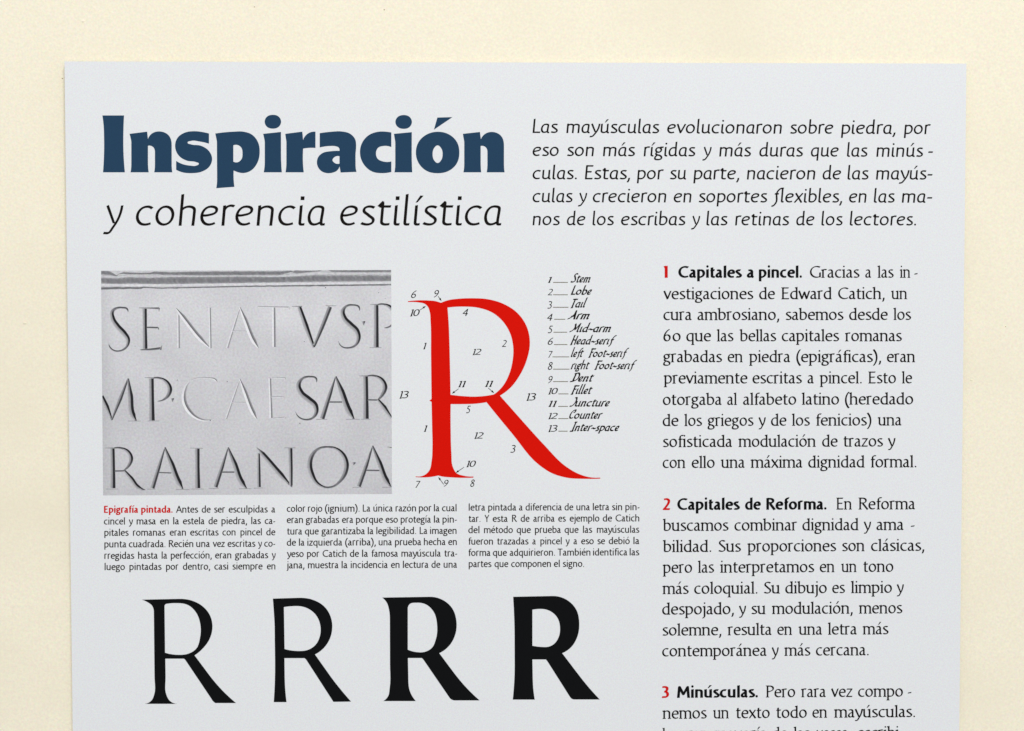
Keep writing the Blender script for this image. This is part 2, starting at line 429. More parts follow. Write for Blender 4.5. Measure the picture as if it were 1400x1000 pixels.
ITALIC.update({
 '.': (4.6, [".2.3,0.95"]),
 'a': (10.0, ["6.9,1.6 4,0 1.4,4.4 5.2,10 7.8,8.2 7.4,1.8 8,0 9.3,0.7"]),
 'b': (10.4, ["2,15.5 2,1.2", "2,7.8 5.4,10 8.8,5.5 4.8,0 2,1.2"]),
 'c': (9.4, ["8.3,8.5 5.9,10 1.4,4.7 5.1,0 8.1,1.2"]),
 'd': (10.6, ["7.9,15.5 7.9,1.8 8.6,0 9.9,0.8", "7.9,8.9 5.4,10 1.4,4.6 4,0 7.9,2.8"]),
 'e': (10.0, ["1.7,5.1 4.3,4.6 8.4,7.7 5.5,10 1.4,4.7 5,0 8,1.4"]),
 'f': (6.4, ["9.2,14.6 7.6,15.5 4.4,12 3.4,-0.5 0.6,-4.3 -0.9,-3.8", "1.6,10^ 6.9,10^"]),
 'fl': (12.4, ["10.7,15 7.4,15.5 4.4,11.8 3.4,-0.5 0.6,-4.3 -0.9,-3.8", "1.6,10^ 5.9,10^", "9.5,15.6 9.5,1.6 10.3,0 11.6,0.8"]),
 'g': (9.6, ["@4.4,10 1.6,6.8 4.4,3.6 7.2,6.8", "5.8,9.6 9.4,9.7", "2.8,4.2 1.9,2.8 3.4,1.6~ 6.2,0.9~ 8.1,-1.4 4.4,-4.2 1.2,-2 3.2,0.9"]),
 'h': (10.6, ["2,15.5 2,0", "2,7.6 5.5,10 8.3,7.6 8.1,0"]),
 'i': (4.8, ["2,10 2,1.5 2.8,0 4.3,0.7", ".2.3,13.5"]),
 'j': (4.6, ["2.6,10 2.6,-1.6 0.1,-4.1", ".2.8,13.5"]),
 'l': (5.0, ["2,15.5 2,1.5 2.8,0 4.3,0.7"]),
 'm': (15.8, ["2,10 2,0", "2,7.6 5,10 7.7,7.6 7.6,0", "7.6,7.6 10.8,10 13.5,7.6 13.4,0"]),
 'n': (10.6, ["2,10 2,0", "2,7.6 5.5,10 8.3,7.6 8.1,0"]),
 'o': (11.0, ["@5.4,10 1.4,4.8 5.1,0 9.1,5.2"]),
 'p': (10.4, ["2.1,10 2.1,-4.2", "2.1,8 5.6,10 9,5.4 5,0 2.1,1"]),
 'q': (10.4, ["8.1,9.8 8.1,-4.2", "8.1,8.9 5.4,10 1.4,4.6 4,0 8.1,2.8"]),
 'r': (6.9, ["2,10 2,0", "2,7.4 4.4,9.8~ 6.7,9.5"]),
 's': (8.0, ["7,8.8 4.6,10 2,7.6 4.4,5.2~ 7,2.6 4.2,0 1.2,1.3"]),
 't': (7.6, ["3,11.2 3,2 4.9,0 7,0.8", "0.9,9.4 3.2,11.9", "1.6,10^ 7.0,10^"]),
 'u': (10.7, ["2,10 2,2.6 4.4,0 8,2.8", "8.1,10 8.1,1.5 8.8,0 10,0.7"]),
 'v': (9.2, ["0.9,10 4.6,0* 9,10"]),
 'x': (9.2, ["1.3,10 8,0", "8.6,10 0.6,0"]),
 'y': (9.3, ["0.9,10 5.1,1.2", "8.8,10 4.8,-0.6~ 1.9,-4.2 -0.2,-3.5"]),
 'A': (12, ["-0.4,1 0.8,0 2.6,2~ 7.5,14.6* 10.3,0", "3.4,5 9.3,5"]),
 'C': (10, ["6.6,10.6 8.9,11.4 8.3,14 6,14.6 1.4,6 5,0 9,2.2"]),
 'E': (9.4, ["2,15 2,0", "2,15^ 8.4,15^", "2,8 7.2,8", "2,0_ 8.6,0_"]),
 'S': (9, ["7.6,13 5.6,15 2.6,11.6 5,8~ 7.2,3.6 4,0 0.4,1.4 0,2.4"]),
 'L': (8.6, ["2,15 2,0", "2,0_ 8.8,0_"]),
 'T': (9.4, ["5,14 4.6,0", "0.8,12.6 1.6,14^ 10,14^", "2.6,0 6.4,0"]),
 'M': (15.4, ["-0.6,1.2 0.6,0 1.8,1.6~ 4.4,14* 7.6,3* 12.6,14.6* 12.4,1.6 13.2,0 14.6,0.8"]),
 'H': (11, ["2.6,14 2.2,0", "9,14 8.8,1.4 9.6,0", "2,7.2 9,7.2", "0.6,0 4,0", "1.2,14 4,14"]),
 'F': (8.4, ["3.4,14 3,0", "1.2,14^ 11,14^", "3,7.6 7.6,7.6", "0.8,0 5,0"]),
 'D': (12, ["4,14 3.8,0", "1.4,12.8 4,14 8,13.6~ 11.4,7 5,0 1,0.4 -0.6,0.6"]),
 'J': (7, ["2.6,14 6.6,14", "5.4,14 4.4,2.6~ 1.8,-0.4 -1,0.9"]),
 'I': (6, ["3.4,14 3,0", "1,14 6,14", "-1.6,0 5,0"]),
 ',': (4.4, ["2.3,1.6 2,-0.8 0.8,-3"]),
 '-': (6.4, ["0.9,5.1 5.9,5.1"]),
 '1': (4.6, ["1,12.4 3.2,14* 3.2,0", "1.9,0 4.6,0"]),
})
SCRIPT = dict(ITALIC)
SCRIPT.update({
 '~': (8.6, ["0.2,4.2 2.6,6.9 5.8,3.4 8.6,6.2"]),
 'e': (8.2, ["1.7,4.6 5.8,5.6~ 6.4,8 4.9,10 1.4,4.4 4,0 7.2,2.4"]),
 'f': (6.4, ["9.4,14.2 8,15.5 5,12 3.2,-2 1.6,-3.4", "1.6,10^ 7.4,10^"]),
 't': (6.6, ["3,12 2.8,2 4,0 6.2,1.4", "0.9,9.6 6.8,10.2"]),
 'l': (5.0, ["2.4,16 2,1.5 2.8,0 4.6,1.4"]),
 'i': (5.0, ["2.2,10 2,1.5 2.8,0 4.6,1.4"]),
 's': (7.4, ["6.4,8.8 4.6,10 2.6,7.6 4.4,5.2~ 5.8,2.2 3.6,0 1,1.3"]),
 'n': (10.4, ["1,8.6 2.2,10* 2,0", "2,4.6 5.9,10 7.5,8 7.2,1.4 8,0 9.4,1.2"]),
 'm': (14.8, ["1,8.6 2.2,10* 2,0", "2,4.6 5.1,10 6.6,8 6.4,0", "6.4,4.6 9.8,10 11.6,8 11.3,1.4 12,0 13.6,1.2"]),
 'r': (7.2, ["1,8.6 2.2,10* 2,0", "2,5 5,9.6~ 7,9.4"]),
 'g': (9.4, ["@4.4,10 1.6,6.8 4.4,3.8 7.2,6.8", "5.8,9.6 9.2,9.9", "3,4.2 2.2,3 5.8,1~ 6.6,-1.8 3.2,-4.2 0.6,-2 3.6,1.2"]),
})
ACC = {'á': 'a', 'é': 'e', 'í': 'i', 'ó': 'o', 'ú': 'u'}
ACX = {'a': 4.2, 'e': 4.8, 'i': 2.2, 'o': 5.1, 'u': 5.6}

# style: alphabet, half nib long, half nib short, nib angle, slant, serifs, dot radius, x stretch
STY = {
 'serif': (ROMAN, 1.08, 0.54, 24, 0.0, True, 0.95, 1.0),
 'sans':  (ROMAN, 1.14, 0.82, 18, 0.0, False, 0.95, 1.0),
 'bold':  (ROMAN, 1.72, 1.0, 14, 0.0, False, 1.5, 1.0),
 'sbold': (ROMAN, 1.66, 1.0, 16, 0.0, False, 1.40, 1.0),
 'ital':  (ITALIC, 0.76, 0.52, 28, 0.085, False, 0.85, 1.0),
 'ital2':  (ITALIC, 0.98, 0.70, 28, 0.085, False, 1.0, 1.0),
 'script': (SCRIPT, 1.55, 0.66, 40, 0.36, False, 0.8, 0.84),
 'num':   (ITALIC, 1.0, 0.6, 32, 0.22, False, 0.8, 1.0),
}

class Ink:
    """collects glyph polygons in 'page' units, later mapped on to the poster"""
    def __init__(s): s.v = []; s.f = []
    def quadstrip(s, L, R, h):
        b = len(s.v); n = len(L)
        for p in L: s.v.append((p[0], p[1], h))
        for p in R: s.v.append((p[0], p[1], h))
        for i in range(n - 1): s.f.append((b + i, b + i + 1, b + n + i + 1, b + n + i))
    def poly(s, P, h):
        b = len(s.v)
        for p in P: s.v.append((p[0], p[1], h))
        s.f.append(tuple(range(b, b + len(P))))

def glyph(ink, ch, ox, sty):
    A, na, nb, ang, slant, serif, dotr, sx = STY[sty]
    th = math.radians(ang)
    U = Vector((math.cos(th), math.sin(th))); V = Vector((-math.sin(th), math.cos(th)))
    def sup(t, a=na, b=nb):
        n = Vector((-t.y, t.x)); un, vn = n.dot(U), n.dot(V)
        q = math.sqrt(a * a * un * un + b * b * vn * vn)
        return (U * (a * a * un) + V * (b * b * vn)) / q
    hv = sup(Vector((1, 0))).y
    hx = abs(sup(Vector((0, 1))).x)
    base = ACC.get(ch, ch)
    adv, strokes = A[base]
    if sty in ('bold', 'sbold'): adv += 0.75
    if ch in '.,' and sty in ('serif', 'sans'): ox += 0.5; adv += 0.5
    layer = [0]
    def nl():
        layer[0] += 1
        return layer[0] * 0.000006
    def sh(x, y):
        if sty == 'script' and y > 0:
            y = y * 1.15 if base.isupper() else (y if y < 10 else 10 + (y - 10) * 1.35)
        return (ox + (x * sx) + slant * y, y)
    for st in strokes:
        if st[0] == '.':
            if ch in ACC: continue
            x, y = [float(q) for q in st[1:].split(',')]
            if y < 2: y = dotr * 0.97
            cx, cy = sh(x, y)
            if sty == 'ital':
                ink.poly([(cx - .98, cy - .92), (cx + .86, cy - .92), (cx + .98, cy + .92), (cx - .86, cy + .92)], nl())
                continue
            ink.poly([(cx + dotr * 1.03 * math.cos(a * math.pi / 5), cy + dotr * math.sin(a * math.pi / 5)) for a in range(10)], nl())
            continue
        closed = st[0] == '@'
        pp = parse(st[1:] if closed else st)
        P = []; FL = []
        n = len(pp)
        for i, ((x, y), fl) in enumerate(pp):
            if '^' in fl: y -= hv
            elif '_' in fl: y += hv
            elif closed or 0 < i < n - 1:
                yp, yn = pp[i - 1][0][1], pp[(i + 1) % n][0][1]
                if '~' not in fl:
                    if y >= yp and y >= yn and not (y == yp == yn): y -= hv
                    elif y <= yp and y <= yn and not (y == yp == yn): y += hv
            P.append([x, y]); FL.append(fl)
        # horizontal inset of round sides keeps bold letters from swelling
        cur = spline(P, FL, closed, True, 6)
        cur = [(*sh(x, y), s) for x, y, s in cur]
        if closed: cur.append(cur[0])
        # split at corners
        pieces = [[]]
        for k, c in enumerate(cur):
            pieces[-1].append(c)
            if not closed and k not in (0, len(cur) - 1) and abs(c[2] - round(c[2])) < 1e-6 and '*' in FL[int(round(c[2]))]:
                pieces.append([c])
        for pi, pc in enumerate(pieces):
            Q = [Vector(c[:2]) for c in pc]
            if len(Q) < 2: continue
            L = []; R = []
            m = len(Q)
            for i in range(m):
                if closed and i in (0, m - 1): t = Q[1] - Q[-2]
                elif i == 0: t = Q[1] - Q[0]
                elif i == m - 1: t = Q[-1] - Q[-2]
                else: t = (Q[i + 1] - Q[i]).normalized() + (Q[i] - Q[i - 1]).normalized()
                t = t.normalized() if t.length > 1e-9 else Vector((1, 0))
                p = sup(t)
                trueend = not closed and ((i == 0 and pi == 0) or (i == m - 1 and pi == len(pieces) - 1))
                if trueend and abs(t.x) < 0.5:
                    other = Q[1] if i == 0 else Q[-2]
                    if Q[i].y < other.y - 1e-6:                       # foot of a stem: cut level
                        p = Vector((math.copysign(hx, p.x), 0))
                L.append(Q[i] + p); R.append(Q[i] - p)
            h = nl()
            ink.quadstrip(L, R, h)
            if pi > 0:                                            # nib print at the corner
                c = Q[0]
                ink.poly([c + U * (na * math.cos(a * math.pi / 4)) + V * (nb * math.sin(a * math.pi / 4)) for a in range(8)], nl())
        if serif and not closed:
            for e, o in ((0, 1), (-1, -2)):
                (x, y), (x2, y2) = pp[e][0], pp[o][0]
                if abs(x - x2) > 0.01: continue
                if y < y2 and y in (0.0, -4.2):
                    ink.poly([sh(x - hx - 1.0, y), sh(x + hx + 1.0, y), sh(x + hx + 0.95, y + 0.5), sh(x + hx - 0.02, y + 1.15), sh(x - hx + 0.02, y + 1.15), sh(x - hx - 0.95, y + 0.5)], nl())
                elif y > y2 and y in (10.0, 14.4):
                    ink.poly([sh(x - hx + 0.05, y + 0.1), sh(x - hx - 1.25, y - 0.75), sh(x - hx - 1.2, y - 1.25), sh(x - hx + 0.02, y - 1.8)], nl())
                elif y > y2 and y == 14.0:
                    ink.poly([sh(x - hx - 1.1, y), sh(x - hx - 1.05, y - 0.45), sh(x - hx + 0.02, y - 1.1), sh(x + hx, y - 1.1), sh(x + hx, y)], nl())
    if ch in ACC:
        cx = ACX[base]
        k = 1.0 + (dotr - 0.9) * 0.7
        ink.poly([sh(cx - 0.85 * k, 11.3), sh(cx + 0.2, 11.5), sh(cx + 2.9 * k, 14.7), sh(cx + 1.2, 14.8)], nl())
    return adv * sx

def setword(word, sty):
    ink = Ink(); x = 0.0
    i = 0
    while i < len(word):
        ch = word[i]
        if sty[:4] == 'ital' and word[i:i + 2] == 'fl': ch = 'fl'; i += 1
        x += glyph(ink, ch, x, sty)
        i += 1
    return ink

class Page:
    def __init__(s): s.v = []; s.f = []
    def add(s, ink, fx, fy, base_h=INK_H):
        b = len(s.v)
        for x, y, h in ink.v:
            px = fx(x); py = fy(px, y)
            s.v.append(wp(px, py, base_h + h))
        s.f += [tuple(b + i for i in f) for f in ink.f]
    def rect(s, x0, y0, x1, y1):
        b = len(s.v)
        s.v += [wp(x0, y0, INK_H), wp(x0, y1, INK_H), wp(x1, y1, INK_H), wp(x1, y0, INK_H)]
        s.f.append((b, b + 1, b + 2, b + 3))

DIAG = {}
def line(name, sty, xh, bl, br, words, m, label=None):
    """one printed row; bl, br = (x, baseline y) at two places; words = text, left ink, right ink; ... """
    pages = {}
    sc = xh / 10
    for it in words.split('|'):
        tk = it.split(';')
        wd, x0, x1 = tk[0].strip(), float(tk[1]), float(tk[2])
        st = sty; mm = m; nm = name
        if len(tk) > 3:
            k = tk[3].strip()
            st, mm, nm = {'B': ('bold', M_BLACK, 'heading'), 'R': ('bold', M_DRED, 'heading_number'), 'SR': ('sbold', M_DRED, 'caption_heading'), 'b': ('bold', M_TEXT, name)}[k]
        ink = setword(wd, st)
        a = min(v[0] for v in ink.v); b = max(v[0] for v in ink.v)
        kx = (x1 - x0) / (b - a)
        DIAG.setdefault(st, []).append((kx / sc, wd))
        pg = pages.setdefault(nm, [Page(), mm])[0]
        pg.add(ink, lambda x: x0 + (x - a) * kx, lambda px, y: bl[1] + (br[1] - bl[1]) * (px - bl[0]) / (br[0] - bl[0]) - y * sc)
    for nm, (pg, mm) in pages.items():
        obj(nm, pg.v, pg.f, mm, poster)

# subtitle
line('subtitle', 'ital', 27.8, (140, 309), (685, 308.7), "y;140.7;168.9|coherencia;185.7;444.3|estilística;465;685.4", M_TEXT)

# introduction, upper right
INTRO = [
 ((728, 182.1), (1260, 183.7), "Las;728.1;762.9|mayúsculas;774.3;901.4|evolucionaron;912.1;1069|sobre;1080;1139.3|piedra,;1149.7;1224.3|por;1235.7;1272.9"),
 ((728, 213.7), (1260, 214.8), "eso;728.1;763.9|son;775;812.1|más;824.3;868.3|rígidas;880;950.7|y;960;973.1|más;983.3;1026.9|duras;1038.1;1097.9|que;1108.6;1146.7|las;1157.9;1186.1|minús;1198.1;1262.1|-;1268.9;1275.7"),
 ((728, 245.4), (1260, 245.9), "culas.;728.1;788.6|Estas,;799.6;861.4|por;870.7;907.9|su;915.7;937.9|parte,;947.9;1010.7|nacieron;1021.1;1114.7|de;1124.6;1150|las;1158.6;1187.6|mayús-;1197.6;1275"),
 ((728, 276.9), (1260, 277.4), "culas;728.1;782.9|y;790;802.9|crecieron;810.4;911|en;921;945.4|soportes;955;1049|flexibles,;1054.3;1151.4|en;1160.7;1184.7|las;1194.6;1223.3|ma-;1232.9;1274.7"),
 ((728, 308.3), (1260, 308.6), "nos;728.1;765.4|de;775;800.4|los;810;839.3|escribas;849;937.1|y;944.6;957.4|las;965.7;994.7|retinas;1005;1078.9|de;1088.6;1113.6|los;1122.9;1152.1|lectores.;1161.7;1252.4"),
]
for bl, br, t in INTRO: line('introduction_line', 'ital2', 12.9, bl, br, t, M_TEXT)

# right column
COLUMN = [
 (380.1, 380.1, "1;907.2;912.9;R|Capitales;927.3;1014.5;B|a;1020.9;1030.8;B|pincel.;1037.4;1096.4;B|Gracias;1107.2;1175.2|a;1182.9;1191|las;1199.6;1221.9|in;1230.1;1244.6|-;1249.8;1254.8"),
 (409.6, 409.3, "vestigaciones;906.9;1030|de;1037.8;1059.5|Edward;1068;1137.4|Catich,;1145.8;1209.4|un;1218.2;1240.3"),
 (438.1, 437.8, "cura;906.9;945.6|ambrosiano,;953.4;1065.3|sabemos;1073.9;1153.3|desde;1160.8;1213.7|los;1221.3;1245.7"),
 (467.1, 466.9, "6;906.9;917|o;919.4;930.6|que;938.2;972.1|las;979.8;1002.9|bellas;1011;1061.3|capitales;1068.7;1147.3|romanas;1155.1;1233.1"),
 (495.6, 495.5, "grabadas;906.5;987.3|en;994.8;1015.5|piedra;1023.9;1080.3|(epigráficas),;1088.6;1204.6|eran;1212.5;1251.2"),
 (524.8, 524.5, "previamente;907.2;1021.9|escritas;1028.7;1096.4|a;1103.9;1112.6|pincel.;1120.5;1178.1|Esto;1187;1225|le;1232.8;1247"),
 (554.2, 553.3, "otorgaba;906.1;986.6|al;994.1;1007.6|alfabeto;1015.8;1088.6|latino;1096;1147.2|(heredado;1155.1;1248.5"),
 (582.9, 582.0, "de;905.9;927.6|los;935.4;959.9|griegos;967.3;1030.3|y;1036.8;1047|de;1054;1075.2|los;1082.5;1107.3|fenicios);1115.4;1191.4|una;1199.9;1232.4"),
 (611.7, 610.8, "sofisticada;906.1;1000.9|modulación;1009.3;1115.4|de;1123.9;1145.2|trazos;1152.8;1207.3|y;1213.7;1224.3"),
 (640.3, 639.3, "con;905.9;937.1|ello;945.6;977.1|una;985.3;1018.1|máxima;1026;1097|dignidad;1104.9;1182.2|formal.;1190.1;1252.8"),
 (697.6, 696.7, "2;905.9;916.3;R|Capitales;925.9;1011.7;B|de;1018.5;1040.2;B|Reforma.;1047.7;1130;B|En;1143.3;1164.7|Reforma;1173.6;1251"),
 (726.3, 725.0, "buscamos;906.1;996.1|combinar;1004;1090|dignidad;1096.9;1173.9|y;1180.7;1191|ama;1198.1;1235.3|-;1245;1250.7"),
 (755.2, 753.6, "bilidad.;906.1;972.4|Sus;981.9;1013.1|proporciones;1021.6;1143.3|son;1151.1;1182.1|clásicas,;1190.7;1263.6"),
 (783.7, 782.1, "pero;905.9;946.3|las;954;976.4|interpretamos;984.3;1113.3|en;1120.7;1141|un;1150;1171.1|tono;1180;1221.4"),
 (812.6, 810.8, "más;905.5;941.6|coloquial.;949;1035.5|Su;1044;1066.3|dibujo;1073.5;1130.4|es;1137.7;1155.3|limpio;1163.2;1219.5|y;1225.9;1235.8"),
 (840.7, 838.9, "despojado,;905.2;1003.3|y;1010.1;1020.1|su;1027.1;1046.7|modulación,;1055.1;1165.7|menos;1174.1;1233.8"),
 (869.4, 867.4, "solemne,;905.5;986.2|resulta;994.5;1054.9|en;1062.6;1082.9|una;1091.6;1123.9|letra;1131.7;1171.4|más;1179.2;1214.8"),
 (897.9, 896.0, "contemporánea;905.2;1048.1|y;1054.9;1064.7|más;1072.1;1108|cercana.;1115.4;1187.6"),
 (954.5, 952.8, "3;904.5;914.7;R|Minúsculas.;925.5;1036.2;B|Pero;1047;1087.2|rara;1095.1;1129|vez;1136.1;1165.7|compo;1173;1234.5|-;1241;1246.3"),
 (983.1, 980.8, "nemos;905.5;966.3|un;974.8;996.5|texto;1005.9;1052.4|todo;1060.9;1103.1|en;1110.6;1130.9|mayúsculas.;1140.1;1251"),
 (1011.8, 1009.4, "La;905.5;923|gran;930;968|mayoría;976;1048|de;1056;1076|las;1085;1107|veces;1116;1158|escribi;1172;1229|-;1236;1241"),
]
for a, b, t in COLUMN: line('column_line', 'serif', 11.6, (910, a), (1240, b), t, M_TEXT)

# three small caption columns
CAPTION = [
 (142, 701.5, 376, 701.0, "Epigrafía;142.2;188.8;SR|pintada.;193;236;SR|Antes;240.5;271|de;275.7;288|ser;292.8;307.8|esculpidas;312.5;366.2|a;371;376.2"),
 (142, 717.5, 376, 716.8, "cincel;142;170.8|y;176;181.8|masa;186.8;213|en;218.8;230.7|la;236.8;244.7|estela;250;279.5|de;285;297.3|piedra,;302.8;337.8|las;343.5;356.8|ca-;361.8;376.2"),
 (142, 733.0, 376, 732.2, "pitales;142.7;176|romanas;181.8;226.2|eran;232;254.2|escritas;260;299|con;304;322|pincel;328.8;358|de;364;376.5"),
 (142, 748.8, 376, 747.8, "punta;142.7;172.7|cuadrada.;176;226.2|Recién;230.8;264.3|una;268.3;286.8|vez;290.8;307.5|escritas;311;349.3|y;352.8;358.2|co-;361.2;376.2"),
 (142, 764.5, 376, 763.5, "rregidas;142.7;183.7|hasta;188.8;215.5|la;221;228.5|perfección,;233.5;289.5|eran;294;316.2|grabadas;321.2;366.8|y;371.5;377"),
 (142, 779.8, 376, 778.8, "luego;143;170.8|pintadas;177;221|por;227;244|dentro,;250;287.2|casi;293;312|siempre;317.8;359|en;364.8;376.5"),
 (392, 700.2, 624, 699.3, "color;392;417.7|rojo;421;440.7|(ignium).;444.2;491.5|La;496;506.2|única;510.5;536.8|razón;540.8;568.8|por;572.7;590|la;593.2;600.7|cual;604.2;624.2"),
 (392, 715.5, 624, 714.8, "eran;392;414.2|grabadas;418;463.7|era;467.5;482.8|porque;486.7;523.5|eso;527;544|protegía;547.8;589|la;593.2;601.2|pin-;605;624.5"),
 (392, 731.2, 624, 730.2, "tura;392.5;413|que;416.8;435.8|garantizaba;439.5;498.8|la;502.8;510.5|legibilidad.;514.5;568.8|La;573.8;584.2|imagen;588;624.2"),
 (392, 746.5, 624, 745.5, "de;392;404.7|la;408.7;416.2|izquierda;420.2;467.8|(arriba),;471.8;513.8|una;517.7;535.7|prueba;540;575.8|hecha;579.5;609|en;612.8;624.5"),
 (392, 762.0, 624, 761.2, "yeso;392.2;415.2|por;419.8;436.7|Catich;441;473.7|de;478.3;490.8|la;495;503|famosa;508;544|mayúscula;548.8;602.5|tra-;607.5;625"),
 (392, 777.5, 624, 776.5, "jana,;392;416.2|muestra;421;462.7|la;467;475|incidencia;479.5;530|en;534.5;546.2|lectura;550.8;585.7|de;589.8;602|una;606.5;624.8"),
 (640, 698.5, 874, 697.8, "letra;640.8;663.2|pintada;667.5;705.7|a;709.5;714.5|diferencia;718.5;768|de;771.8;783.8|una;788;806.3|letra;810.5;832.8|sin;836.8;850.5|pin-;855;874.2"),
 (640, 714.0, 874, 713.2, "tar.;640.8;656.8|Y;662.5;668.8|esta;673.5;694|R;700;706.8|de;711.8;724|arriba;729;758.2|es;763.2;773.7|ejemplo;778.8;819.5|de;824;836.8|Catich;841.5;874"),
 (640, 729.3, 874, 728.7, "del;640.2;655.5|método;661.7;701.2|que;706.3;725.7|prueba;731.3;766.7|que;771.8;791|las;797;809.8|mayúsculas;816;874.2"),
 (640, 745.0, 874, 744.2, "fueron;640.5;674|trazadas;679.7;722.7|a;727.8;732.5|pincel;738.8;768|y;773.2;778.8|a;784;789|eso;794.5;811.8|se;816.8;827.2|debió;832.2;861|la;866;874"),
 (640, 760.5, 874, 759.6, "forma;640.5;670.5|que;673.8;693|adquirieron.;696.8;758.8|También;762.3;807.2|identifica;810.8;857.5|las;860.8;874.2"),
 (640, 775.8, 874, 775.2, "partes;640.8;672|que;676;695|componen;698.8;753.2|el;757.2;765.3|signo.;769.5;798.5"),
]
for x0, y0, x1, y1, t in CAPTION: line('caption_line', 'sans', 6.9, (x0, y0), (x1, y1), t, M_SMALL)

# numbers fitted to a box
def number(name, text, x0, y0, x1, y1, m=M_TEXT, page=None):
    ink = setword(text, 'num')
    a = min(v[0] for v in ink.v); b = max(v[0] for v in ink.v)
    c = min(v[1] for v in ink.v); d = max(v[1] for v in ink.v)
    pg = page or Page()
    pg.add(ink, lambda x: x0 + (x - a) * (x1 - x0) / (b - a), lambda px, y: y1 - (y - c) * (y1 - y0) / (d - c))
    if page is None: obj(name, pg.v, pg.f, m, poster)
for t in ["6;562;397.3;569.5;407.8", "9;593.2;396.8;600.3;407", "10;560.5;423.2;574;432.8", "4;632.5;422.5;640;432.2", "1;578.5;468.8;583.3;477.8",
          "2;686.2;465.2;692.8;474.5", "12;646;477.2;658.3;485.8", "11;626.2;521;637.3;529.7", "11;662.8;520.7;674.5;529.3", "13;719.5;537.8;733;548.3",
          "13;546;534.8;559;545.3", "5;637;555;643.8;565.2", "1;579.3;581.7;584.5;590.6", "12;648.3;591.3;661.3;600.3", "3;697.5;608.7;705;619.2",
          "10;637.5;630;650.8;639", "7;568;657.8;574.8;667.2", "9;606.7;656.3;613.3;665.7", "8;643;655.8;649;666"]:
    q = t.split(';')
    number('diagram_number', q[0], *[float(z) for z in q[1:]])
for x0, y0, x1, y1 in [(599, 405.2, 603.7, 412), (574.5, 424, 582.3, 418.6), (627, 531.8, 617.8, 538.5), (667.5, 530.7, 675.7, 537.8), (634.3, 639, 623.1, 646.8), (606.7, 662.7, 599.2, 652.5)]:
    d = Vector((x1 - x0, y1 - y0)); L = d.length; d /= L; n = Vector((-d.y, d.x))
    A0, B0 = Vector((x0, y0)), Vector((x1, y1)); K = B0 - d * 4.2
    pts = [A0 + n * .38, K + n * .38, K + n * 1.5 - d * .4, B0, K - n * 1.5 - d * .4, K - n * .38, A0 - n * .38]
    obj('diagram_arrow', [wp(p.x, p.y, INK_H) for p in pts], [(0, 1, 5, 6), (1, 2, 3), (1, 3, 5), (5, 3, 4)], M_TEXT, poster)

# legend
LEGEND = [
 ("1", 748.8, 378.8, 754.8, 387.0, 756.3, 776.3, 386.4, 386.7, "Stem;780.1;807.6"),
 ("2", 748.8, 395.2, 755.9, 403.9, 756.3, 776.3, 403.3, 403.5, "Lobe;780.1;809.5"),
 ("3", 748.2, 412.0, 754.8, 422.2, 756.0, 777.2, 420.4, 420.8, "Tail;779.8;803.8"),
 ("4", 747.9, 429.2, 755.4, 438.7, 757.8, 772.8, 436.8, 436.9, "Arm;775.2;806.5"),
 ("5", 748.8, 445.6, 756.0, 455.8, 756.7, 775.4, 454.5, 454.5, "Mid~arm;778;835.7"),
 ("6", 748.8, 461.8, 756.5, 471.8, 757.4, 775.7, 471.4, 471.4, "Head~serif;779;843.6"),
 ("7", 749.6, 480.2, 755.6, 489.4, 755.4, 778.2, 488.2, 488.6, "left;780.2;798.8|Foot~serif;803.9;860.6"),
 ("8", 749.0, 495.2, 755.6, 506.0, 756.2, 778.6, 505.0, 505.2, "right;780;806.8|Foot~serif;812.2;871.4"),
 ("9", 749.4, 514.3, 755.6, 524.4, 756.2, 776.6, 522.0, 522.2, "Dent;778.6;812.9"),
 ("10", 749.4, 530.6, 762.8, 539.6, 763.4, 777.2, 538.8, 539.1, "Fillet;779.8;810.8"),
 ("11", 749.4, 548.0, 761.6, 556.6, 763.2, 776.3, 555.9, 556.2, "Juncture;778.1;834.2"),
 ("12", 749.4, 564.8, 762.6, 573.4, 763.4, 777.0, 572.6, 573.0, "Counter;778.1;824.6"),
 ("13", 749.4, 581.4, 762.4, 591.0, 763.4, 776.0, 589.8, 589.8, "Inter~space;778.4;847.1"),
]
for num, x0, y0, x1, y1, l0, l1, ly, by, words in LEGEND:
    number('legend_number', num, x0, y0, x1, y1)
    pg = Page(); pg.rect(l0, ly - .5, l1, ly + .5)
    obj('legend_rule', pg.v, pg.f, M_LINE, poster)
    line('legend_entry', 'script', 7.6, (780, by), (870, by), words, M_TEXT)

# ------------------------------------------------------------------ printed photograph of the carved inscription
ZS = 6.6667
FR = [(138.2, 370.4), (534.8, 369.3), (535.9, 675.6), (141.0, 677.6)]       # frame corners
def frame_pt(u, v):
    a = Vector(FR[0]).lerp(Vector(FR[1]), u); b = Vector(FR[3]).lerp(Vector(FR[2]), u)
    return a.lerp(b, v)
NU, NV = 60, 46
from mathutils import noise as mnoise
def tone(x, y):
    i, j = (x - 138.5) / 396 * NU, (y - 370) / 306 * NV
    g = 203 + 9 * mnoise.noise(Vector((i * .12, j * .12, 3))) + 6 * math.exp(-((j / NV - .2) / .1) ** 2) - 7 * (j / NV) ** 2
    return g - max(0, 3 - i) * 4
vs = []; fs = []; cs = []
from mathutils import noise as mnoise
for j in range(NV + 1):
    for i in range(NU + 1):
        p = frame_pt(i / NU, j / NV)
        vs.append(wp(p.x, p.y, 0.00004))
        cs.append(tone(p.x, p.y))
for j in range(NV):
    for i in range(NU):
        a = j * (NU + 1) + i
        fs.append((a, a + NU + 1, a + NU + 2, a + 1))
stone = obj('stone_photograph', vs, fs, M_STONE, poster, cs, label='grey photograph of a carved stone inscription')

